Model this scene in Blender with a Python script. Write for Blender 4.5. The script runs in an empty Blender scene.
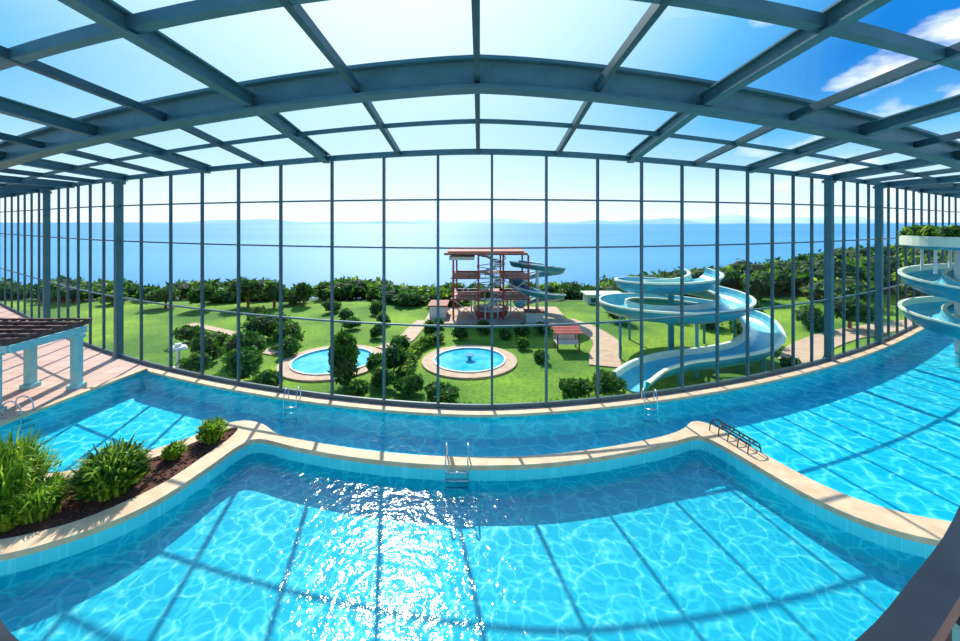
import bpy, math, random
from mathutils import Vector, Matrix
from mathutils.geometry import tessellate_polygon
R = random.Random(7)
scene = bpy.context.scene
scene.view_settings.view_transform = 'Standard'
scene.view_settings.look = 'None'
scene.view_settings.exposure = .1

# ---------------------------------------------------------------- materials
def s2l(c):
    return tuple((v/12.92 if v <= .04045 else ((v+.055)/1.055)**2.4) for v in [x/255 for x in c])+(1,)
def newmat(name):
    m = bpy.data.materials.new(name); m.use_nodes = True
    nt = m.node_tree
    return m, nt, nt.nodes, nt.links
def noisy(name, c1, c2, scale=5, rough=.6, metal=0, bump=0, detail=3, coord='Object', transl=0):
    m, nt, N, L = newmat(name)
    b = N['Principled BSDF']
    b.inputs['Roughness'].default_value = rough; b.inputs['Metallic'].default_value = metal
    tc = N.new('ShaderNodeTexCoord'); n = N.new('ShaderNodeTexNoise')
    n.inputs['Scale'].default_value = scale; n.inputs['Detail'].default_value = detail
    r = N.new('ShaderNodeValToRGB')
    r.color_ramp.elements[0].position = .35; r.color_ramp.elements[1].position = .65
    r.color_ramp.elements[0].color = s2l(c1); r.color_ramp.elements[1].color = s2l(c2)
    L.new(tc.outputs[coord], n.inputs['Vector']); L.new(n.outputs['Fac'], r.inputs['Fac']); L.new(r.outputs['Color'], b.inputs['Base Color'])
    if bump:
        bp = N.new('ShaderNodeBump'); bp.inputs['Strength'].default_value = bump; bp.inputs['Distance'].default_value = .05
        L.new(n.outputs['Fac'], bp.inputs['Height']); L.new(bp.outputs['Normal'], b.inputs['Normal'])
    if transl:
        t = N.new('ShaderNodeBsdfTranslucent'); L.new(r.outputs['Color'], t.inputs['Color'])
        mx = N.new('ShaderNodeMixShader'); mx.inputs['Fac'].default_value = transl
        L.new(b.outputs[0], mx.inputs[1]); L.new(t.outputs[0], mx.inputs[2]); L.new(mx.outputs[0], N['Material Output'].inputs['Surface'])
    return m
def tiles(name, c1, c2, grout, scale=1.0, rough=.5, bw=.5, rh=.5, mortar=.02, off=0.0):
    m, nt, N, L = newmat(name)
    b = N['Principled BSDF']; b.inputs['Roughness'].default_value = rough
    tc = N.new('ShaderNodeTexCoord'); t = N.new('ShaderNodeTexBrick')
    t.offset = off
    t.inputs['Color1'].default_value = s2l(c1); t.inputs['Color2'].default_value = s2l(c2); t.inputs['Mortar'].default_value = s2l(grout)
    t.inputs['Scale'].default_value = scale; t.inputs['Mortar Size'].default_value = mortar
    t.inputs['Brick Width'].default_value = bw; t.inputs['Row Height'].default_value = rh
    L.new(tc.outputs['Object'], t.inputs['Vector']); L.new(t.outputs['Color'], b.inputs['Base Color'])
    return m
def glassmat(name, tint, refl=.05, k=1.0):
    m, nt, N, L = newmat(name)
    N.remove(N['Principled BSDF']); out = N['Material Output']
    t = N.new('ShaderNodeBsdfTransparent'); t.inputs['Color'].default_value = tint
    g = N.new('ShaderNodeBsdfGlossy'); g.inputs['Roughness'].default_value = .03
    lw = N.new('ShaderNodeLayerWeight'); lw.inputs['Blend'].default_value = refl
    mk = N.new('ShaderNodeMath'); mk.operation = 'MULTIPLY'; mk.inputs[1].default_value = k
    mx = N.new('ShaderNodeMixShader')
    L.new(lw.outputs['Facing'], mk.inputs[0]); L.new(mk.outputs[0], mx.inputs['Fac']); L.new(t.outputs[0], mx.inputs[1]); L.new(g.outputs[0], mx.inputs[2])
    L.new(mx.outputs[0], out.inputs['Surface'])
    return m
def watermat(name, deep, light, scale=1.6, bump=.25, fac=1.0, width=.16, rough=.1):
    m, nt, N, L = newmat(name)
    N.remove(N['Principled BSDF']); out = N['Material Output']
    tc = N.new('ShaderNodeTexCoord')
    n = N.new('ShaderNodeTexNoise'); n.inputs['Scale'].default_value = 1.5; n.inputs['Detail'].default_value = 2
    L.new(tc.outputs['Object'], n.inputs['Vector'])
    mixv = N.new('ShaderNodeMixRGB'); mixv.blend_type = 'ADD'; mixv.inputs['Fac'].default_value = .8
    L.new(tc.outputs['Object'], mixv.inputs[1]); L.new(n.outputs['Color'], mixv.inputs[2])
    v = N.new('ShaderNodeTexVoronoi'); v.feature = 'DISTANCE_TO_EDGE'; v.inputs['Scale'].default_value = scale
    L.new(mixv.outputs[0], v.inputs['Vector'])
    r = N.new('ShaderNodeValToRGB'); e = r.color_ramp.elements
    e[0].position = 0; e[0].color = light; e[1].position = width; e[1].color = deep  # pale cell edges: sunlight caustics painted into the water's transparent tint
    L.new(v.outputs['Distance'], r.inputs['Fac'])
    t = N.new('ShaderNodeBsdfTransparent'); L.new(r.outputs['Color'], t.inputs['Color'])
    g = N.new('ShaderNodeBsdfGlossy'); g.inputs['Roughness'].default_value = rough
    n2 = N.new('ShaderNodeTexNoise'); n2.inputs['Scale'].default_value = 5; n2.inputs['Detail'].default_value = 3
    L.new(tc.outputs['Object'], n2.inputs['Vector'])
    bp = N.new('ShaderNodeBump'); bp.inputs['Strength'].default_value = bump; bp.inputs['Distance'].default_value = .12
    L.new(n2.outputs['Fac'], bp.inputs['Height']); L.new(bp.outputs['Normal'], g.inputs['Normal'])
    fr = N.new('ShaderNodeFresnel'); fr.inputs['IOR'].default_value = 1.33
    mm = N.new('ShaderNodeMath'); mm.operation = 'MULTIPLY'; mm.inputs[1].default_value = fac
    L.new(fr.outputs[0], mm.inputs[0])
    mx = N.new('ShaderNodeMixShader')
    L.new(mm.outputs[0], mx.inputs['Fac']); L.new(t.outputs[0], mx.inputs[1]); L.new(g.outputs[0], mx.inputs[2])
    L.new(mx.outputs[0], out.inputs['Surface'])
    return m

M = {}
M['steel'] = noisy('teal_steel', (56,104,112), (64,114,122), 3, .45, .0)
M['steel_dark'] = noisy('dark_steel', (42,82,90), (50,90,98), 3, .45, .0)
M['mullion'] = noisy('mullion_steel', (54,90,98), (62,100,108), 3, .4, .0)
M['glass'] = glassmat('window_glass', (.98,.995,.99,1), .02, .5)
M['roofglass'] = glassmat('roof_glass', (.95,.99,1,1), .03, .25)
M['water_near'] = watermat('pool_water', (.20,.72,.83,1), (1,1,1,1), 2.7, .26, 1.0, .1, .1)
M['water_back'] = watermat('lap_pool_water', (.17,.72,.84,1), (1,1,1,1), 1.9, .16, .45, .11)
M['poolfloor'] = tiles('pool_floor_tiles', (104,228,234), (110,231,237), (88,220,229), 1, .6, .6, .6, .015)
M['poolwall'] = tiles('pool_wall_tiles', (72,218,226), (80,222,229), (96,228,234), 1, .5, .25, .25, .01)
M['coping'] = noisy('stone_coping', (206,172,136), (222,192,156), 4, .7)
M['deck'] = tiles('terracotta_deck', (206,160,142), (216,174,156), (170,138,125), 1, .6, .6, .6, .02)
M['mulch'] = noisy('mulch', (70,40,30), (112,66,50), 30, .95, 0, .8, 6)
m, nt, N, L = newmat('grass'); b=N['Principled BSDF']; b.inputs['Roughness'].default_value=.95
tc=N.new('ShaderNodeTexCoord'); n1=N.new('ShaderNodeTexNoise'); n1.inputs['Scale'].default_value=.22; n1.inputs['Detail'].default_value=5
n2=N.new('ShaderNodeTexNoise'); n2.inputs['Scale'].default_value=7; n2.inputs['Detail'].default_value=8
r1=N.new('ShaderNodeValToRGB'); r1.color_ramp.elements[0].position=.38; r1.color_ramp.elements[1].position=.62
r1.color_ramp.elements[0].color=s2l((68,120,14)); r1.color_ramp.elements[1].color=s2l((134,170,28))
r2=N.new('ShaderNodeValToRGB'); r2.color_ramp.elements[0].position=.3; r2.color_ramp.elements[1].position=.6
r2.color_ramp.elements[0].color=(.45,.5,.4,1); r2.color_ramp.elements[1].color=(1,1,1,1)
mxx=N.new('ShaderNodeMixRGB'); mxx.blend_type='MULTIPLY'; mxx.inputs['Fac'].default_value=.8
L.new(tc.outputs['Object'],n1.inputs[0]); L.new(tc.outputs['Object'],n2.inputs[0]); L.new(n1.outputs['Fac'],r1.inputs[0]); L.new(n2.outputs['Fac'],r2.inputs[0])
L.new(r1.outputs[0],mxx.inputs[1]); L.new(r2.outputs[0],mxx.inputs[2]); L.new(mxx.outputs[0],b.inputs['Base Color']); M['grass']=m
M['leaf'] = noisy('leaf_green', (58,108,24), (102,152,36), 1.2, .6, 0, 0, 4, transl=.45)
M['leaf_dark'] = noisy('leaf_dark_green', (34,78,24), (62,110,32), .8, .7, 0, 0, 4, transl=.4)
M['leaf_bright'] = noisy('leaf_bright', (120,168,34), (188,210,66), 3, .5, transl=.45)
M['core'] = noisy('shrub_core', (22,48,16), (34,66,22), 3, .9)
M['path'] = noisy('path_paving', (184,152,124), (202,172,144), 3, .8)
M['slide_teal'] = noisy('slide_teal', (34,138,164), (46,152,178), 2, .3)
M['slide_in'] = noisy('slide_inner', (84,178,196), (108,194,206), 2, .3)
M['slide_cream'] = noisy('slide_cream', (214,222,196), (228,232,208), 2, .35)
M['rust'] = noisy('rust_red_steel', (156,66,50), (176,84,62), 3, .6)
M['brown'] = noisy('brown_roof', (134,70,52), (154,86,64), 3, .7)
M['white'] = noisy('white_paint', (206,210,210), (220,222,220), 3, .6)
M['palewall'] = noisy('pale_wall', (206,218,222), (216,226,228), 2, .7)
M['cabana'] = noisy('cabana_paint', (130,196,200), (146,208,212), 3, .5)
M['slat'] = noisy('dark_wood_slat', (84,58,54), (112,80,72), 6, .7)
M['chrome'] = noisy('chrome', (200,206,210), (214,220,224), 3, .2, 1)
M['black'] = noisy('dark_rail', (40,46,54), (50,56,64), 5, .4, .3)
M['hill'] = noisy('hazy_hill', (130,172,204), (140,182,212), .002, 1)  # aerial haze put straight into the hill's base colour
M['hill2'] = noisy('hazy_hill_far', (168,198,222), (178,206,228), .002, 1)  # paler base colour, with more distance haze painted in
M['kidwater'] = noisy('wading_pool_water', (30,176,206), (96,210,228), 1.5, .12)
M['earth'] = noisy('coast_scrub', (48,90,30), (74,114,40), .1, .95, 0, .3, 8)
M['red'] = noisy('red_paint', (166,60,50), (180,72,60), 3, .5)
m, nt, N, L = newmat('sea'); b = N['Principled BSDF']; b.inputs['Roughness'].default_value = .5
b.inputs['Specular IOR Level'].default_value = .15
tc=N.new('ShaderNodeTexCoord'); mp=N.new('ShaderNodeMapping'); mp.inputs['Scale'].default_value=(.0006,.004,1); n1=N.new('ShaderNodeTexNoise'); n1.inputs['Detail'].default_value=4; n1.inputs['Scale'].default_value=1
r1=N.new('ShaderNodeValToRGB'); r1.color_ramp.elements[0].position=.3; r1.color_ramp.elements[1].position=.7
r1.color_ramp.elements[0].color=s2l((56,132,182)); r1.color_ramp.elements[1].color=s2l((84,156,200))
L.new(tc.outputs['Object'],mp.inputs[0]); L.new(mp.outputs[0],n1.inputs[0]); L.new(n1.outputs['Fac'],r1.inputs[0]); L.new(r1.outputs[0],b.inputs['Base Color'])
M['sea'] = m

# ---------------------------------------------------------------- mesh helpers
class MB:
    def __init__(s): s.v=[]; s.f=[]; s.m=[]; s.mats=[]
    def mi(s, k):
        if k not in s.mats: s.mats.append(k)
        return s.mats.index(k)
    def add(s, vs, fs, k):
        o=len(s.v); s.v += [tuple(v) for v in vs]; i=s.mi(k)
        for f in fs: s.f.append(tuple(o+a for a in f)); s.m.append(i)
    def box(s, c, d, k, rz=0):
        x,y,z=[a/2 for a in d]; vs=[]
        ca,sa=math.cos(rz),math.sin(rz)
        for dz in(-z,z):
            for dx,dy in((-x,-y),(x,-y),(x,y),(-x,y)):
                vs.append((c[0]+dx*ca-dy*sa, c[1]+dx*sa+dy*ca, c[2]+dz))
        s.add(vs,[(3,2,1,0),(4,5,6,7),(0,1,5,4),(1,2,6,5),(2,3,7,6),(3,0,4,7)],k)
    def section(s, pts, sec, k, closed=False, vertical_side=None, mats=None):
        pts=[Vector(p) for p in pts]; n=len(pts); ns=len(sec); rings=[]
        for i,p in enumerate(pts):
            if closed: t=pts[(i+1)%n]-pts[i-1]
            else: t=pts[min(i+1,n-1)]-pts[max(i-1,0)]
            t.normalize()
            if abs(t.z)>.98 or vertical_side:
                side = vertical_side or Vector((1,0,0))
                side=Vector(side)
            else: side=t.cross(Vector((0,0,1)))
            side.normalize(); up=side.cross(t).normalized()
            rings.append([p+side*a+up*b_ for a,b_ in sec])
        vs=[v for r in rings for v in r]; 
        m_=n if closed else n-1
        groups={}
        for i in range(m_):
            j=(i+1)%n
            for a in range(ns):
                b_=(a+1)%ns
                kk=mats[a] if mats else k
                groups.setdefault(kk,[]).append((i*ns+a,i*ns+b_,j*ns+b_,j*ns+a))
        if not closed:
            groups.setdefault(k,[]).append(tuple(range(ns-1,-1,-1))); groups[k].append(tuple((n-1)*ns+a for a in range(ns)))
        o=len(s.v); s.v+=[tuple(v) for v in vs]
        for kk,fs in groups.items():
            ii=s.mi(kk)
            for f in fs: s.f.append(tuple(o+a for a in f)); s.m.append(ii)
    def rect(s, pts, w, h, k, closed=False, vs=None):
        s.section(pts,[(-w/2,-h/2),(w/2,-h/2),(w/2,h/2),(-w/2,h/2)],k,closed,vs)
    def ibeam(s, pts, w, h, t, k):
        W=w/2;H=h/2;a=t/2
        s.section(pts,[(-W,-H),(W,-H),(W,-H+t),(a,-H+t),(a,H-t),(W,H-t),(W,H),(-W,H),(-W,H-t),(-a,H-t),(-a,-H+t),(-W,-H+t)],k)
    def tube(s, pts, r, k, n=8, closed=False):
        s.section(pts,[(r*math.cos(2*math.pi*i/n),r*math.sin(2*math.pi*i/n)) for i in range(n)],k,closed)
    def cyl(s, c, r, h, k, n=24, r2=None):
        r2=r if r2 is None else r2
        vs=[(c[0]+r*math.cos(2*math.pi*i/n),c[1]+r*math.sin(2*math.pi*i/n),c[2]) for i in range(n)]
        vs+=[(c[0]+r2*math.cos(2*math.pi*i/n),c[1]+r2*math.sin(2*math.pi*i/n),c[2]+h) for i in range(n)]
        fs=[(i,(i+1)%n,n+(i+1)%n,n+i) for i in range(n)]+[tuple(range(n-1,-1,-1)),tuple(range(n,2*n))]
        s.add(vs,fs,k)
    def poly(s, outer, z, k, holes=()):
        loops=[[Vector((p[0],p[1],0)) for p in l] for l in [outer]+list(holes)]
        tr=tessellate_polygon(loops); flat=[v for l in loops for v in l]
        fs=[]
        for t in tr:
            a,b_,c=[flat[i] for i in t]
            if (b_-a).cross(c-a).z<0: t=(t[2],t[1],t[0])
            fs.append(tuple(t))
        s.add([(v.x,v.y,z) for v in flat],fs,k)
    def skirt(s, loop, z0, z1, k, closed=True):
        n=len(loop); vs=[(p[0],p[1],z0) for p in loop]+[(p[0],p[1],z1) for p in loop]
        s.add(vs,[(i,(i+1)%n,n+(i+1)%n,n+i) for i in range(n if closed else n-1)],k)
    def sphere(s,c,r,k,nu=12,nv=8):
        vs=[];fs=[]
        for j in range(nv+1):
            ph=math.pi*j/nv
            for i in range(nu):
                a=2*math.pi*i/nu
                vs.append((c[0]+r[0]*math.sin(ph)*math.cos(a),c[1]+r[1]*math.sin(ph)*math.sin(a),c[2]+r[2]*math.cos(ph)))
        for j in range(nv):
            for i in range(nu): fs.append((j*nu+i,(j+1)*nu+i,(j+1)*nu+(i+1)%nu,j*nu+(i+1)%nu))
        s.add(vs,fs,k)
    def obj(s, name, parent=None, smooth=False, loc=None):
        me=bpy.data.meshes.new(name); me.from_pydata(s.v,[],s.f)
        for k in s.mats: me.materials.append(M[k])
        me.polygons.foreach_set('material_index',s.m)
        if smooth: me.polygons.foreach_set('use_smooth',[True]*len(me.polygons))
        me.update()
        o=bpy.data.objects.new(name,me); scene.collection.objects.link(o)
        if loc: o.location=loc
        if parent: o.parent=parent
        return o
def empty(name, loc=(0,0,0)):
    o=bpy.data.objects.new(name,None); scene.collection.objects.link(o); o.location=loc; return o
def smoothpts(P, n=8, closed=False):
    P=[Vector(p) for p in P]; out=[]; N_=len(P)
    rng=range(N_ if closed else N_-1)
    for i in rng:
        p1=P[i]; p2=P[(i+1)%N_]
        p0=P[i-1] if (i>0 or closed) else p1*2-p2
        p3=P[(i+2)%N_] if (closed or i+2<N_) else p2*2-p1
        for j in range(n):
            t=j/n
            out.append(.5*((2*p1)+(-p0+p2)*t+(2*p0-5*p1+4*p2-p3)*t*t+(-p0+3*p1-3*p2+p3)*t**3))
    if not closed: out.append(P[-1])
    return out
def inside(p,poly):
    c=False; j=len(poly)-1
    for i in range(len(poly)):
        if (poly[i][1]>p[1])!=(poly[j][1]>p[1]) and p[0]<(poly[j][0]-poly[i][0])*(p[1]-poly[i][1])/(poly[j][1]-poly[i][1])+poly[i][0]: c=not c
        j=i
    return c

# ---------------------------------------------------------------- building curves (metres)
def cv(X):
    a=abs(X)
    return .062*a**1.62 if a<19 else .062*19**1.62+.62*(a-19)
def frange(a,b,st):
    n=max(1,round((b-a)/st)); return [a+(b-a)*i/n for i in range(n+1)]
def zplane(X):
    return 7.5-1.4*math.tanh(.035*abs(X)**1.23/1.4)
def zwall(X): return 6.5+.38/(1+(X/8)**2)
WALL=10.7; BACK=-5.0; HALF=31
def zroof(X,v):
    if v>=7: 
        t=(v-7)/(WALL-7); return zplane(X)*(1-t)+zwall(X)*t
    return zplane(X)+.05*min(7-v,5)
def curve(v,zf,a=-HALF,b_=HALF,st=.5):
    return [(X,v+cv(X),zf(X)) for X in frange(a,b_,st) if v+cv(X)>BACK]

# ---------------------------------------------------------------- glass wall
mx_=[-13.4,-12.0,-10.4,-8.92,-7.42,-5.87,-4.19,-2.64,-1.13,.32,1.8,3.27,4.62,5.97,7.26,8.48,9.58,10.6]
left=[-14.5,-15.6,-16.7,-17.8,-18.9,-20.5,-21.7,-22.9,-24.1,-25.3,-26.6,-28,-29.4,-31]
right=[11.6,12.6,13.6,14.6,15.5,16.4,17.4,18.4,19.5,20.6,21.8,23.0,24.2,25.5,26.8,28.2,29.6,31]
allm=sorted(mx_+left+right)
thick=[-20.5,-13.4,12.6,16.4]
bounds=[-31]+thick+[31]
for i in range(5):
    a,b_=bounds[i],bounds[i+1]
    par=empty('window_%d'%(i+1),(0,0,0))
    mb=MB()
    for X in allm:
        if a<X<=b_ and X not in thick:
            Y=WALL+cv(X); h=zwall(X)
            mb.box((X,Y,h/2),(.06,.08,h),'mullion',math.atan2(cv(X+.1)-cv(X-.1),.2))
    for z,t in((5.6,.045),(4.3,.045),(2.2,.045),(.06,.12)):
        mb.rect(curve(WALL,lambda X:z,a,b_),.06,t,'mullion')
    mb.obj('frame',par)
    g=MB()
    Xs=frange(a,b_,.5)
    vs=[(X,WALL+cv(X),.05) for X in Xs]+[(X,WALL+cv(X),zwall(X)-.05) for X in Xs]; n=len(Xs)
    g.add(vs,[(j,j+1,n+j+1,n+j) for j in range(n-1)],'glass')
    g.obj('glass_pane',par,True)
for X in thick:
    mb=MB(); Y=WALL+cv(X)-.02; rz=math.atan2(cv(X+.1)-cv(X-.1),.2)
    mb.box((X,Y,zwall(X)/2),(.2,.22,zwall(X)),'steel',rz)
    mb.box((X,Y,.06),(.3,.26,.12),'steel',rz)
    mb.box((X,Y,zwall(X)-.15),(.34,.3,.1),'steel',rz)
    mb.obj('steel_column')
mb=MB(); mb.rect(curve(WALL,lambda X:zwall(X)),.16,.14,'steel'); mb.obj('trim_1')

# ---------------------------------------------------------------- roof (ceiling)
ceil=empty('ceiling')
g=MB(); Xs=frange(-HALF,HALF,.5); rows=[]
for X in Xs:
    r=[]
    for v in (WALL,8.8,7,4.4,2,0):
        r.append((X,max(BACK,v+cv(X)),zroof(X,v)+.1))
    r.append((X,BACK,zroof(X,-5)+.1)); rows.append(r)
vs=[p for r in rows for p in r]; w=7
g.add(vs,[(i*w+j,i*w+j+1,(i+1)*w+j+1,(i+1)*w+j) for i in range(len(rows)-1) for j in range(w-1)],'roofglass')
g.obj('roof_glazing',ceil,True)
mb=MB()
for k in range(-14,15):
    X=k*2.15-.05
    big=(k%2==0)
    Y1=WALL+cv(X)
    pts=[(X,Y,zroof(X,Y-cv(X))) for Y in frange(BACK,Y1,.6)]
    if big and k: mb.ibeam(pts,.19,.26,.03,'steel')
    else: mb.rect(pts,.1,.15,'steel_dark')
mb.obj('rafters',ceil)
mb=MB()
for v,wd,h in((8.8,.08,.09),(4.3,.15,.16),(2.9,.08,.1),(1.2,.15,.16),(-1,.08,.1),(-3.3,.08,.1),(-6,.15,.16),(-9,.08,.12),(-12,.08,.12),(-15,.15,.16)):
    if v>=-4.5:
        mb.rect(curve(v,lambda X:zroof(X,v)+.02),wd,h,'steel')
    else:
        for sgn in(-1,1):
            pts=[(sgn*X,v+cv(X),zroof(X,v)+.02) for X in frange(0,HALF,.5) if v+cv(X)>BACK]
            if len(pts)>2: mb.rect(pts,wd,h,'steel')
mb.obj('purlins',ceil)
mb=MB()
pts=curve(7,lambda X:zplane(X)+.08)
mb.ibeam(pts,.36,.56,.06,'steel')
o=mb.obj('roof_arch_beam',None)
mb=MB(); mb.box((0,BACK-.15,3.7),(2*HALF+.6,.3,8),'palewall'); mb.obj('wall_back')
for nm,s in(('wall_left',-1),('wall_right',1)):
    mb=MB(); mb.box((s*(HALF+.15),(BACK+WALL+cv(HALF))/2,3.1),(.3,WALL+cv(HALF)-BACK,6.4),'palewall'); mb.obj(nm)

# ---------------------------------------------------------------- pools + deck
Nc=[(-12.3,5.7),(-10,5.7),(-8.3,5.78),(-7.2,5.95),(-6.5,6.3),(-6.0,6.75),(-5.7,7.3),(-5.5,8.1),(-5.35,8.85),(-5.05,9.15),(-4,8.8),(-2.7,8.45),(-1.3,8.22),(0,8.15),(1.3,8.22),(2.6,8.47),(4,8.88),(4.9,9.25),(5.2,9.2),(5.45,8.7),(5.75,7.8),(6.0,7.2),(6.4,6.65),(7.1,6.25),(8.5,5.95),(11,5.8),(24,5.8)]
Uc=[(-12.3,7.9),(-10.3,7.75),(-9.3,7.78),(-8.3,7.95),(-7.5,8.4),(-6.8,9.1),(-6.3,9.8),(-5.85,10.0),(-5.3,9.8),(-4.75,9.38),(-4,9.1),(-2.7,8.75),(-1.3,8.52),(0,8.45),(1.3,8.52),(2.6,8.77),(4,9.18),(4.8,9.55),(5.3,9.95),(5.65,9.8),(5.95,9.0),(6.2,8.2),(6.5,7.5),(6.9,7.05),(7.5,6.72),(8.7,6.42),(11,6.25),(24,6.2)]
sm=lambda P,n=5:[(p.x,p.y) for p in smoothpts([(a,b_,0) for a,b_ in P],n)]
NcS=sm(Nc); UcS=sm(Uc)
backedge=[(X,WALL-.3+cv(X)) for X in frange(-11.4,24,.4)]
FLOOR=-.65; WN=-.28; WU=-.07
B=[(-12.3,2),(-12.3,7.9),(-11.9,9.85)]+backedge+[(24,2)]
foot=[(X,WALL+.12+cv(X)) for X in frange(-HALF,HALF,.4)]+[(HALF,BACK),(-HALF,BACK)]
mb=MB(); mb.poly(foot,0,'deck',[B]); mb.skirt(foot,-1.2,0,'palewall')
mb.obj('floor')
mb=MB(); mb.poly(B,FLOOR,'poolfloor'); mb.skirt(B,FLOOR,-.005,'poolwall'); mb.obj('pool_basin')
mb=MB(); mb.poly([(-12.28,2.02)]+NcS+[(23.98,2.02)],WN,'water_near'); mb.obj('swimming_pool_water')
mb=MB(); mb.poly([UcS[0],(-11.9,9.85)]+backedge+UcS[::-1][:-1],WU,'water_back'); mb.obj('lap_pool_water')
bed=sm([(-12.0,6.0),(-10,6.0),(-8.3,6.1),(-7.4,6.28),(-6.75,6.6),(-6.3,7.1),(-6.0,7.7),(-5.85,8.5),(-5.75,9.2),(-5.85,9.65),(-6.15,9.5),(-6.6,8.75),(-7.3,8.05),(-8.2,7.65),(-9.3,7.5),(-12.0,7.5)])
band=NcS+UcS[::-1]
mb=MB(); mb.poly(band,.04,'coping',[bed]); mb.skirt(band,-.06,.04,'coping'); mb.skirt(band,FLOOR,-.06,'poolwall')
mb.skirt(bed,-.1,.04,'coping'); mb.obj('pool_divider_curb')
mb=MB(); mb.poly(bed,-.01,'mulch')
for _ in range(1500):
    x=-7+R.uniform(-2.5,1.3); y=7.8+R.uniform(-1.8,2)
    if inside((x,y),bed): mb.box((x,y,0),(.06,.03,.03),'mulch',R.uniform(0,3))
mb.obj('planter_bed')
mb=MB(); mb.rect([(x,y,.0) for x,y in B[1:-1]],.2,.07,'coping'); mb.obj('pool_coping')
# balcony the photographer stands on
mb=MB()
rail=smoothpts([(-3.4,2.2,4),(-2.4,1.6,4),(-1.6,1.16,4),(-1.24,.97,4),(-1.02,.87,4),(-.5,.72,4),(0,.66,4),(.5,.74,4),(.9,.9,4),(1.2,1.06,4),(1.56,1.27,4),(2.2,1.7,4),(3.2,2.4,4)],4)
mb.rect(rail,.08,.05,'black')
mb.rect([p-Vector((0,.02,.16)) for p in rail],.05,.05,'steel')
for i in range(0,len(rail),2):
    p=rail[i]; mb.box((p.x,p.y-.02,3.55),(.025,.025,.88),'black')
mb.obj('balcony_railing')
mb=MB(); pl=[(p.x,p.y) for p in rail]; pl=pl+[(3.2,BACK+.02),(-3.4,BACK+.02)]
mb.poly(pl,3.1,'deck'); mb.poly(pl,2.85,'palewall'); mb.skirt(pl,2.85,3.1,'palewall'); mb.obj('balcony_floor')

# ladders
def ladder(x,y,rz,w=.5,depth=.45,name='pool_ladder',dz=0):
    mb=MB()
    for s in(-w/2,w/2):
        pts=smoothpts([(s,-.25,-depth),(s,-.25,.05),(s,-.22,.25),(s,-.05,.38),(s,.12,.34),(s,.18,.2),(s,.18,.02)],5)
        mb.section(pts,[(.016*math.cos(a*math.pi/3),.016*math.sin(a*math.pi/3)) for a in range(6)],'chrome',vertical_side=(1,0,0))
    for z in(-.06,-.22,-.38): mb.box((0,-.25,z),(w,.07,.025),'chrome')
    o=mb.obj(name,None,True); o.location=(x,y,.02+dz); o.rotation_euler=(0,0,rz); return o
ladder(-.47,8.3,0,.45)
ladder(-5.2,11.1,math.radians(10),.32)
ladder(4.65,11.0,math.radians(-12),.32)
ladder(8.8,6.2,math.radians(180),.5)
ladder(-12.05,10.4,math.radians(95),.32)
mb=MB()
for s in(-.5,-.25,0,.25,.5):
    mb.section(smoothpts([(s,-.25,-.4),(s,-.2,.1),(s,-.1,.24),(s,.1,.22),(s,.15,.02)],5),[(.013*math.cos(a*math.pi/3),.013*math.sin(a*math.pi/3)) for a in range(6)],'black',vertical_side=(1,0,0))
for y,z in((-.2,.1),(-.1,.24),(.1,.22)): mb.box((0,y,z),(1.03,.03,.025),'black')
o=mb.obj('pool_handrail'); o.location=(5.72,9.05,.03); o.rotation_euler=(0,0,math.radians(105))

# ---------------------------------------------------------------- planting
def foliage(mb,c,r,n,leaf,rng,mats=('leaf',),lump=4,core=True):
    subs=[]
    for _ in range(lump):
        a=rng.uniform(0,6.28); d=rng.uniform(.2,.55)
        sr=rng.uniform(.5,.72)
        subs.append((c[0]+r[0]*d*math.cos(a),c[1]+r[1]*d*math.sin(a),c[2]+r[2]*rng.uniform(-.25,.4),sr))
    subs.append((c[0],c[1],c[2]+r[2]*.1,.75))
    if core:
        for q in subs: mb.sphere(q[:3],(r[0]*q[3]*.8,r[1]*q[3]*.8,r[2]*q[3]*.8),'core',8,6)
    for _ in range(n):
        q=rng.choice(subs)
        u=rng.uniform(-.6,1); a=rng.uniform(0,6.28); s_=math.sqrt(1-u*u); k=rng.uniform(.82,1.08)*q[3]
        p=Vector((q[0]+r[0]*k*s_*math.cos(a),q[1]+r[1]*k*s_*math.sin(a),q[2]+r[2]*k*u))
        d=Vector((rng.uniform(-1,1),rng.uniform(-1,1),rng.uniform(-.6,1))).normalized()
        e=d.cross(Vector((rng.uniform(-1,1),rng.uniform(-1,1),rng.uniform(-1,1)))).normalized()
        l=leaf*rng.uniform(.7,1.4)
        mb.add([p-e*l*.35,p-d*l*.7,p+e*l*.35,p+d*l],[(0,1,2,3)],rng.choice(mats))
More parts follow.
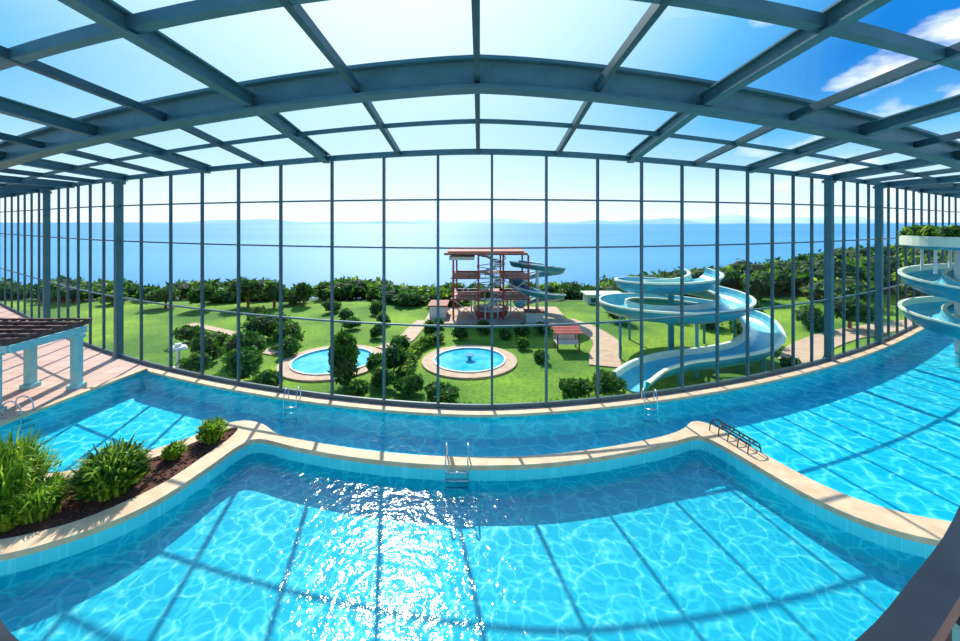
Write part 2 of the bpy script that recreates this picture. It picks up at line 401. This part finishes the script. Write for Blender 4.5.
def blades(name,c,rad,h,n,rng,wid=.03,mats=('leaf_bright','leaf','leaf_bright'),leafy=1.0):
    mb=MB()
    for _ in range(n):
        a=rng.uniform(0,6.28); d=rad*.55*math.sqrt(rng.random())
        x,y=d*math.cos(a),d*math.sin(a)
        b0=rng.uniform(0,6.28) if rng.random()<.4 else a+rng.uniform(-.6,.6)
        out=rng.uniform(.1,.6)*rad; hh=h*rng.uniform(.5,1.05)
        pts=[Vector((x,y,-.02)),Vector((x+out*.3*math.cos(b0),y+out*.3*math.sin(b0),hh*.55)),Vector((x+out*.7*math.cos(b0),y+out*.7*math.sin(b0),hh*.92)),Vector((x+out*1.2*math.cos(b0),y+out*1.2*math.sin(b0),hh*rng.uniform(.8,1.15)))]
        sd=Vector((-math.sin(b0),math.cos(b0),0)); vs=[]
        for i,p in enumerate(pts):
            ww=wid*(.8,1,.75,.1)[i]; vs+=[p-sd*ww,p+sd*ww]
        mb.add(vs,[(0,1,3,2),(2,3,5,4),(4,5,7,6)],rng.choice(mats))
    for _ in range(int(n*leafy)):
        a=rng.uniform(0,6.28); d=rad*.95*math.sqrt(rng.random()); z=h*rng.uniform(.25,.95)*(1-.35*(d/rad)**2)
        p=Vector((d*math.cos(a),d*math.sin(a),z)); dd=Vector((math.cos(a)+rng.uniform(-.5,.5),math.sin(a)+rng.uniform(-.5,.5),rng.uniform(.2,1.4))).normalized()
        e=dd.cross(Vector((rng.uniform(-1,1),rng.uniform(-1,1),.3))).normalized(); l=wid*4*rng.uniform(.7,1.3)
        mb.add([p-e*l*.2,p-dd*l*.5,p+e*l*.2,p+dd*l],[(0,1,2,3)],rng.choice(mats))
    o=mb.obj(name); o.location=c; return o
for c,rad,h,n in(((-8.3,7.0,0),.7,.85,900),((-7.55,6.85,0),.45,.5,600),((-9.3,6.9,0),.75,1.0,800),((-8.7,7.35,0),.5,.95,500),((-7.8,6.6,0),.35,.35,500)):
    blades('spiky_planter_shrub',c,rad,h,n,R,.018,leafy=.3)
blades('broadleaf_planter_shrub',(-6.85,7.45,0),.55,.7,1000,R,.026,('leaf','leaf_bright','leaf_dark'))
blades('broadleaf_planter_shrub',(-6.5,8.5,0),.2,.28,250,R,.02)
blades('broadleaf_planter_shrub',(-6.12,9.15,0),.3,.45,400,R,.02,('leaf','leaf_bright'))

# ---------------------------------------------------------------- landscape
G=-1.0
def tz(x,y):
    if y<30: z=G
    else: z=G-25*((min(y,110)-30)/80)**1.3
    hill=max(0,min(1,(x-14)/30))*max(0,min(1,(y-24)/10))
    hb=math.exp(-((y-40)/16)**2)*hill*2.6
    return z+hb-(.02 if y<24 else 0)
Xg=frange(-160,160,4); Yg=[-10,0,8,14,18,22,24,26,28,30,33,36,40,45,50,60,70,80,95,110,125]
vs=[(x,y,tz(x,y)) for y in Yg for x in Xg]; n=len(Xg)
mb=MB(); fs_g=[];fs_e=[]
for j in range(len(Yg)-1):
    for i in range(n-1):
        q=(j*n+i,j*n+i+1,(j+1)*n+i+1,(j+1)*n+i)
        (fs_g if Yg[j]<30 else fs_e).append(q)
mb.add(vs,fs_g,'grass'); mb.add(vs,fs_e,'earth')
mb.obj('garden_lawn_ground')
mb=MB(); mb.add([(-30000,60,-25),(30000,60,-25),(30000,40000,-25),(-30000,40000,-25)],[(0,1,2,3)],'sea'); mb.obj('sea')
def hills(name,Y,x0,x1,h,k,seed):
    rg=random.Random(seed); mb=MB(); nn=60; ph=[rg.uniform(0,6) for _ in range(5)]
    top=[];bot=[];bk=[]
    for i in range(nn+1):
        t=i/nn; x=x0+(x1-x0)*t; e=math.sin(math.pi*t)**.7
        z=h*e*(.55+.2*math.sin(5*t+ph[0])+.15*math.sin(13*t+ph[1])+.08*math.sin(29*t+ph[2]))
        top.append((x,Y+600,z-25)); bot.append((x,Y,-26)); bk.append((x,Y+1600,-26))
    n_=nn+1
    mb.add(bot+top+bk,[(i,i+1,n_+i+1,n_+i) for i in range(nn)]+[(n_+i,n_+i+1,2*n_+i+1,2*n_+i) for i in range(nn)],k)
    mb.obj(name,None,True)
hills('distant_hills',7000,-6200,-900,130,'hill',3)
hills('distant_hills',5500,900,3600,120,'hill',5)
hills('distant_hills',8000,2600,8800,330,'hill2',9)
hills('distant_hills',9000,-2800,1500,190,'hill2',12)

def wading(name,x,y,r,rw):
    p=empty(name,(x,y,G))
    mb=MB(); nn=48
    c=lambda rr:[(rr*math.cos(2*math.pi*i/nn),rr*math.sin(2*math.pi*i/nn)) for i in range(nn)]
    mb.poly(c(r),.06,'path',[c(rw)]); mb.skirt(c(r),-.05,.06,'path'); mb.skirt(c(rw),0,.06,'poolwall'); mb.obj('coping_ring',p)
    mb=MB(); mb.poly(c(rw+.01),.03,'kidwater'); mb.obj('water',p)
    mb=MB(); mb.rect([(rw*1.02*math.cos(2*math.pi*i/nn),rw*1.02*math.sin(2*math.pi*i/nn),.08) for i in range(nn)],.08,.05,'white',True); mb.obj('rim',p)
    return p
wading('wading_pool',-.45,17.3,2.05,1.5)
wading('wading_pool',-6.3,17.2,2.2,1.65)
mb=MB(); mb.cyl((-.45,17.3,G+.02),.08,.22,'slide_teal',12); mb.cyl((-.45,17.3,G+.22),.18,.05,'slide_teal',16,.22); mb.obj('water_fountain')
def path(name,P,w):
    mb=MB(); mb.rect(smoothpts([(x,y,G+.01) for x,y in P],6),w,.04,'path'); mb.obj(name)
path('garden_path',[(-4.6,18.9),(-3.9,20),(-3.7,21.5),(-3.6,22.8),(-3.4,24.3)],.9)
path('garden_path',[(5.2,24.5),(6.0,22.5),(6.3,20),(5.6,18),(5.2,16.6)],1.3)
path('garden_path',[(-9.3,18.2),(-10.6,19),(-12.5,21.0),(-17,23.5)],.5)
path('garden_path',[(13.5,17),(16,19.3),(21,22),(30,25)],1.4)
mb=MB(); mb.box((1.0,25.5,G+.06),(8.6,4.6,.12),'path'); mb.obj('paved_plaza')

rs=random.Random(3)
def shrub(x,y,rx,rz,n=700,leaf=.13,mats=('leaf','leaf_dark'),name='garden_shrub'):
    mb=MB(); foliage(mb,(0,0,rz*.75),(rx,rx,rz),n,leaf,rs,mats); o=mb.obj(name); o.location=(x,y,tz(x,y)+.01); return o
for a in [(-5.0,14.6,.66,1.25,1200),(-8.9,15.0,.75,.75,800),(-9.9,16.9,.9,.8,900),(-10.9,20.6,1.0,.75,800),(-9.3,19.6,.8,.7,700),(-12.4,18.6,.7,.5,500),(-10.9,15.4,.6,.6,500),(-11.8,17.2,.6,.7,500),(-8.6,17.9,.5,.5,400),(-7.7,14.4,.5,.4,400),
          (-3.5,14.4,.45,.45,400),(-2.5,14.0,.5,.35,500),(-1.3,13.6,.6,.28,500),(-4.1,13.6,.45,.35,400),(-3.4,16.2,.55,.6,500),(-3.6,18.0,.5,.55,500),(-3.9,15.2,.4,.6,400),
          (3.4,13.9,.6,.3,500),(4.5,14.3,.6,.4,500),(2.3,20.9,.5,.4,300),(3.4,21.6,.45,.35,300),(1.3,20.6,.35,.3,200),(2.0,19.0,.35,.3,200),(2.6,17.2,.35,.3,200),(-1.0,20.6,.45,.4,300),(.3,21.6,.5,.4,300),
          (-2.6,21.0,.4,.5,400),(-7.2,22.5,.5,.4,300),(-5.6,23.3,.4,.4,300),(-14.5,20.0,.7,.5,500),(-2.4,22.6,.35,.35,300),(-5.3,20.6,.4,.4,300),(-8.2,24.6,.5,.4,300),(-13.5,24.2,.6,.5,300),(-6.6,26.0,.6,.5,300),(-9.8,26.6,.7,.5,300),
          (13.8,20.6,1.0,.9,900),(15.0,23.0,1.2,1.0,900),(18.7,22.8,.9,.8,700),(12.9,23.0,.9,.8,600),(11.6,24.5,.9,.7,600),(15.8,26,1.2,1.0,700),(12.6,16.2,.4,.35,300),(13.4,18.4,.5,.5,400),(8.2,24,.8,.6,400),(9.4,26.5,.9,.7,400)]:
    shrub(*a)
def hedge(name,P,w,h,n):
    mb=MB(); S=smoothpts([(x,y,0) for x,y in P],6)
    for p in S: foliage(mb,(p.x,p.y,G+h*.5),(w,w,h*.75),n,.1,rs,('leaf','leaf_dark','leaf_bright'),2)
    mb.obj(name)
hedge('garden_hedge',[(-2.9,15.4),(-3.0,16.5),(-3.0,17.8),(-2.7,19.2),(-2.0,20)],.3,.4,110)
hedge('garden_hedge',[(-4.9,12.9),(-3.3,12.6),(-1.5,12.4),(0,12.3)],.28,.3,110)
hedge('garden_hedge',[(1.6,12.5),(3.0,12.8),(4.4,13.1)],.25,.28,90)
hedge('garden_hedge',[(-9.6,14.2),(-8.2,13.8),(-6.6,13.4)],.25,.28,90)
def treeline(name,items,dens=170,leaf=.3):
    mb=MB()
    for x,y,r,h in items:
        z=tz(x,y); mb.cyl((x,y,z-.3),.1,h*.4,'brown',6,.07)
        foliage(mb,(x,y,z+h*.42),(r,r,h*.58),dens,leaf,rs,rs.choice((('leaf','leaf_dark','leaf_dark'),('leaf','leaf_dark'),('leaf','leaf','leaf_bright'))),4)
    mb.obj(name)
it=[]
for i in range(150):
    x=rs.uniform(-50,-1.5); y=rs.uniform(29.8,37)+2*math.sin(x*.5); 
    cl=.5+.5*math.sin(x*.55+1)
    it.append((x,y,rs.uniform(.6,1.3)+.5*cl,rs.uniform(.6,1.15)+.75*cl))
treeline('tree_line',it,150)
it=[]
for i in range(50):
    x=rs.uniform(-1,15); y=rs.uniform(32,37); it.append((x,y,rs.uniform(.7,1.4),rs.uniform(.8,1.5)))
for i in range(190):
    x=rs.uniform(13,60); y=rs.uniform(28.0,42)+max(0,(20-x))*.4
    if x/y>1.6: continue
    it.append((x,y,rs.uniform(1.1,2.1),rs.uniform(1.4,2.4)+max(0,min(1,(x-15)/20))*1.0))
treeline('tree_line',it,150)
for x,y,r,h in((-14.4,28,.8,1.9),(-16.4,28.3,1.1,2.1),(-12.6,28.6,.7,1.7),(-19,27.5,.9,1.7),(-22,28,.9,1.5),(20.8,22.5,1.1,1.9),(23.5,25.5,1.2,2.3)):
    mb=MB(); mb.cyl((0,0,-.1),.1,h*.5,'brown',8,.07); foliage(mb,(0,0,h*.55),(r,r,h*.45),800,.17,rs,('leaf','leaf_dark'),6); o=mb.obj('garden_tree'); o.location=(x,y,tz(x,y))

# ---------------------------------------------------------------- water slide (spiral, outdoors)
def trough(mb,pts,r=.62,th=.07,out='slide_teal',inn='slide_cream',dp=.8):
    sec=[];mats=[]
    n=10
    for i in range(n+1):
        a=math.pi+math.pi*i/n
        sec.append((r*math.cos(a),dp*r*math.sin(a)+.1)); mats.append(out)
    sec.append((r+.07,.1)); mats[-1]=inn; mats.append(inn)
    sec.append((r+.07,.17)); mats.append(inn)
    sec.append((r-th,.17)); mats.append(inn)
    ri=r-th
    for i in range(1,n):
        a=2*math.pi-math.pi*i/n
        sec.append((ri*math.cos(a),dp*ri*math.sin(a)+.1)); mats.append('slide_in')
    sec.append((-ri,.17)); mats.append(inn)
    sec.append((-r-.07,.17)); mats.append(inn)
    sec.append((-r-.07,.1)); mats.append(inn)
    mb.section(pts,sec,out,mats=mats)
slide=empty('spiral_water_slide')
cx,cy=8.55,17.9
P=[]
turns=2.05; tot=2*math.pi*turns; ns_=30
for i in range(ns_+1):
    t=i/ns_; a=math.pi*2.05-t*tot; r=1.15+1.95*t**.85
    P.append((cx+r*math.cos(a)+.3*t,cy+r*math.sin(a),2.75-2.0*t))
P+= [(11.0,15.5,.5),(9.9,14.75,.3),(8.7,14.7,.08),(7.4,14.85,-.15),(6.2,14.6,-.36),(5.2,13.8,-.5)]
mb=MB(); trough(mb,smoothpts(P,4),.62,dp=.8); mb.obj('flume',slide,False)
mb=MB()
for i in range(16,len(P)-2,3):
    x,y,z=P[i]
    if z-.5>G+.2: mb.cyl((x,y,G-.05),.06,z-.38-G,'slide_teal',10)
mb.cyl((cx,cy,G),.13,3.3,'slide_teal',14)
for i in range(0,28,5):
    x,y,z=P[i]; mb.tube([(cx,cy,z-.42),(x,y,z-.42)],.05,'slide_teal',6)
mb.obj('supports',slide)

# ---------------------------------------------------------------- tower with platforms
tw=empty('slide_tower')
mb=MB(); x0,x1,y0,y1=-1.6,2.9,24,27.5; zb=G+.12
for x in(x0,-.1,1.4,x1):
    for y in(y0,y1): mb.box((x,y,zb+1.95),(.11,.11,3.9),'rust')
for z in(zb+1.25,zb+2.5):
    mb.box((x0+.75,(y0+y1)/2,z),(1.7,y1-y0+.2,.08),'rust'); mb.box((x1-.75,(y0+y1)/2,z),(1.7,y1-y0+.2,.08),'rust')
    mb.box(((x0+x1)/2,y1-.5,z),(x1-x0,1.0,.08),'rust')
    for y in (y0,y1): mb.box(((x0+x1)/2,y,z),(x1-x0+.3,.09,.09),'white')
    for dz in(.22,.42): mb.box(((x0+x1)/2,y0-.05,z+dz),(x1-x0+.2,.03,.03),'rust')
    for i in range(15): mb.box((x0+(x1-x0)*i/14,y0-.05,z+.21),(.022,.022,.42),'rust')
for a,b_ in((x0,-.1),(1.4,x1)):
    for z in(zb,zb+1.25): mb.tube([(a,y0,z+.1),(b_,y0,z+1.2)],.025,'white',6); mb.tube([(b_,y0,z+.1),(a,y0,z+1.2)],.025,'white',6)
mb.obj('frame',tw)
mb=MB(); mb.box((.35,25.7,zb+4.0),(4.9,4.6,.12),'brown'); mb.box((.35,25.7,zb+4.1),(4.5,4.1,.1),'rust')
mb.box((-1.1,25.7,zb+3.7),(1.5,3.6,.2),'white'); mb.obj('roof',tw)
mb=MB()
for i in range(44):
    a=i*.5; z=zb+.1+i*.085; mb.box((.7+.55*math.cos(a),24.9+.55*math.sin(a),z),(.65,.3,.05),'white',a)
pts=[(.7+.9*math.cos(i*.25),24.9+.9*math.sin(i*.25),zb+.45+i*.0425) for i in range(88)]
mb.tube(pts,.025,'rust',5)
mb.cyl((.7,24.9,zb),.08,3.9,'rust',10); mb.obj('spiral_stair',tw)
mb=MB()
H=[(2.4+1.3*math.sin(a)+1.2,25.2-1.3*math.cos(a),zb+3.2-a*.26) for a in [i*.4 for i in range(27)]]
mb2=smoothpts([(2.2,25.5,zb+3.25)]+H,3)
trough(mb,mb2,.42,.05,'slide_teal','white'); mb.cyl((3.6,25.2,zb),.1,3.1,'white',10); mb.obj('spiral_flume',tw)
mb=MB()
for i in range(10): 
    a=i*math.pi/5; mb.cyl((.7+1.25*math.cos(a),25.4+1.2*math.sin(a),zb),.045,1.25,'white',8)
mb.cyl((.7,25.4,zb),1.1,.4,'rust',20); mb.cyl((.7,25.4,zb+.4),1.15,.06,'white',20); mb.obj('base_drum',tw)
mb=MB(); mb.box((-2.6,25.3,zb+.35),(1.0,1.6,.7),'white'); mb.box((-2.6,25.3,zb+.74),(1.2,1.8,.08),'brown')
mb.box((3.2,23.6,zb+.3),(1.0,.6,.6),'white'); mb.box((3.2,23.6,zb+.63),(1.2,.8,.07),'brown'); mb.obj('side_huts',tw)

# ---------------------------------------------------------------- indoor stacked ring slide at right
t2=empty('indoor_spiral_slide')
mb=MB(); tx,ty=18.8,15.5
pts=[(tx+1.15*math.cos(a),ty+1.15*math.sin(a),3.3-a*.22) for a in [i*.2 for i in range(66)]]
trough(mb,pts,.6,.06,dp=.95); mb.obj('flume',t2)
mb=MB(); mb.cyl((tx,ty,FLOOR),.28,5.0,'white',20); mb.cyl((tx,ty,3.95),1.5,.12,'slide_teal',40,1.75); mb.cyl((tx,ty,4.07),1.78,.38,'slide_cream',40)
for i in range(6):
    a=i*math.pi/3; mb.cyl((tx+1.15*math.cos(a),ty+1.15*math.sin(a),3.0),.05,1.0,'white',8)
mb.obj('tower',t2)
mb=MB()
for i in range(20):
    a=i*math.pi/10; foliage(mb,(tx+1.4*math.cos(a),ty+1.4*math.sin(a),4.56),(.36,.36,.3),130,.11,rs,('leaf','leaf_bright','leaf'),2)
mb.obj('top_planting',t2)

# ---------------------------------------------------------------- cabana on left deck
cb=empty('poolside_cabana')
mb=MB()
for x,y in((-12.15,12.05),(-12.7,10.45),(-13.6,12.1),(-15.2,12.1),(-16,10.5)):
    mb.box((x,y,.85),(.2,.2,1.7),'cabana'); mb.box((x,y,.06),(.32,.32,.12),'cabana'); mb.box((x,y,1.55),(.28,.28,.12),'cabana')
mb.obj('columns',cb)
mb=MB(); 
mb.box((-14.3,10.35,1.72),(4.3,.16,.2),'cabana'); mb.box((-14.3,12.2,1.72),(4.3,.16,.2),'cabana'); mb.box((-12.15,11.3,1.72),(.16,2.0,.2),'cabana'); mb.box((-16.3,11.3,1.72),(.16,2.0,.2),'cabana'); mb.obj('beams',cb)
mb=MB()
for i in range(16): mb.box((-16.4+i*.28,11.3,1.9),(.08,2.3,.12),'slat')
for i in range(6): mb.box((-14.3,10.25+i*.42,2.0),(4.6,.08,.05),'slat')
mb.box((-14.3,11.3,1.835),(4.3,2.0,.02),'slat'); mb.obj('slatted_roof',cb)

# garden items
mb=MB(); mb.cyl((0,0,0),.3,.08,'white',16); mb.cyl((0,0,.08),.07,.75,'white',12); mb.cyl((0,0,.83),.33,.1,'white',16,.28); mb.cyl((0,0,.93),.12,.12,'white',12); o=mb.obj('garden_pedestal_table'); o.location=(-12.3,16.3,G)
kb=empty('red_garden_kiosk',(4.1,18.9,G))
mb=MB()
for a in(-.5,.5):
    for b_ in(-.35,.35): mb.box((a,b_,.42),(.06,.06,.84),'brown')
mb.box((0,0,.35),(1.1,.7,.06),'white'); mb.box((0,.35,.55),(1.1,.05,.3),'white')
for i in range(6): mb.box((0,-.5+i*.2,.88+.02*i),(1.3,.14,.05),'red')
mb.obj('bench_and_roof',kb)
for x,y,w,d,h in((9.2,30.0,2.6,1.4,.6),(12.4,30.6,1.6,1.2,.9)):
    mb=MB(); mb.box((0,0,h/2-.1),(w,d,h+.2),'white'); mb.box((0,0,h+.05),(w+.3,d+.3,.1),'slide_cream')
    for i in range(3): mb.box((-w/3+i*w/3,-d/2-.01,h*.45),(w*.16,.04,h*.5),'mullion')
    o=mb.obj('white_garden_building'); o.location=(x,y,tz(x,y))

# ---------------------------------------------------------------- light
sunaz=math.radians(-12.5); sunel=math.radians(43)
sd=Vector((math.sin(sunaz)*math.cos(sunel),math.cos(sunaz)*math.cos(sunel),math.sin(sunel)))
l=bpy.data.lights.new('sun','SUN'); l.energy=5.6; l.angle=math.radians(.6); l.color=(1,.96,.88)
so=bpy.data.objects.new('sun',l); scene.collection.objects.link(so); so.rotation_euler=(-sd).to_track_quat('-Z','Y').to_euler(); so.location=(0,20,40)
W=bpy.data.worlds.new('sky'); scene.world=W; W.use_nodes=True; nt=W.node_tree; N=nt.nodes; L=nt.links
bg=N['Background']
tc=N.new('ShaderNodeTexCoord'); sx=N.new('ShaderNodeSeparateXYZ'); L.new(tc.outputs['Generated'],sx.inputs[0])
mr=N.new('ShaderNodeMapRange'); mr.interpolation_type='SMOOTHSTEP'; mr.inputs['From Min'].default_value=-.05; mr.inputs['From Max'].default_value=.32; L.new(sx.outputs['Z'],mr.inputs['Value'])
dp=N.new('ShaderNodeVectorMath'); dp.operation='DOT_PRODUCT'; dp.inputs[1].default_value=sd; L.new(tc.outputs['Generated'],dp.inputs[0])
mr2=N.new('ShaderNodeMapRange'); mr2.interpolation_type='LINEAR'; mr2.inputs['From Min'].default_value=1.0; mr2.inputs['From Max'].default_value=.6; L.new(dp.outputs['Value'],mr2.inputs['Value'])
mu=N.new('ShaderNodeMath'); mu.operation='MULTIPLY'; L.new(mr.outputs[0],mu.inputs[0]); L.new(mr2.outputs[0],mu.inputs[1])
mc=N.new('ShaderNodeValToRGB'); e=mc.color_ramp.elements; e[0].color=(.86,.95,1,1); e[1].color=s2l((28,124,208)); e[1].position=1
q=e.new(.35); q.color=s2l((182,222,244)); q=e.new(.65); q.color=s2l((100,180,234))
L.new(mu.outputs[0],mc.inputs['Fac'])
nz=N.new('ShaderNodeTexNoise'); nz.inputs['Scale'].default_value=4.5; nz.inputs['Detail'].default_value=7
mp=N.new('ShaderNodeMapping'); mp.inputs['Scale'].default_value=(1,1,2.2); L.new(tc.outputs['Generated'],mp.inputs[0]); L.new(mp.outputs[0],nz.inputs['Vector'])
cr=N.new('ShaderNodeMapRange'); cr.inputs['From Min'].default_value=.54; cr.inputs['From Max'].default_value=.64; L.new(nz.outputs['Fac'],cr.inputs['Value'])
cm=N.new('ShaderNodeMapRange'); cm.inputs['From Min'].default_value=.35; cm.inputs['From Max'].default_value=.6; L.new(sx.outputs['X'],cm.inputs['Value'])
cmm=N.new('ShaderNodeMath'); cmm.operation='MULTIPLY'; L.new(cr.outputs[0],cmm.inputs[0]); L.new(cm.outputs[0],cmm.inputs[1])
mc2=N.new('ShaderNodeMixRGB'); mc2.inputs[2].default_value=(.9,.94,1,1); L.new(cmm.outputs[0],mc2.inputs['Fac']); L.new(mc.outputs[0],mc2.inputs[1])
L.new(mc2.outputs[0],bg.inputs['Color']); bg.inputs['Strength'].default_value=1.2

# ---------------------------------------------------------------- camera
cam=bpy.data.cameras.new('camera'); cam.sensor_width=36; cam.lens=15.0; cam.shift_y=-.1026; cam.clip_start=.05; cam.clip_end=60000
co=bpy.data.objects.new('camera',cam); scene.collection.objects.link(co); co.location=(0,0,5); co.rotation_euler=(math.radians(90),0,0)
scene.camera=co
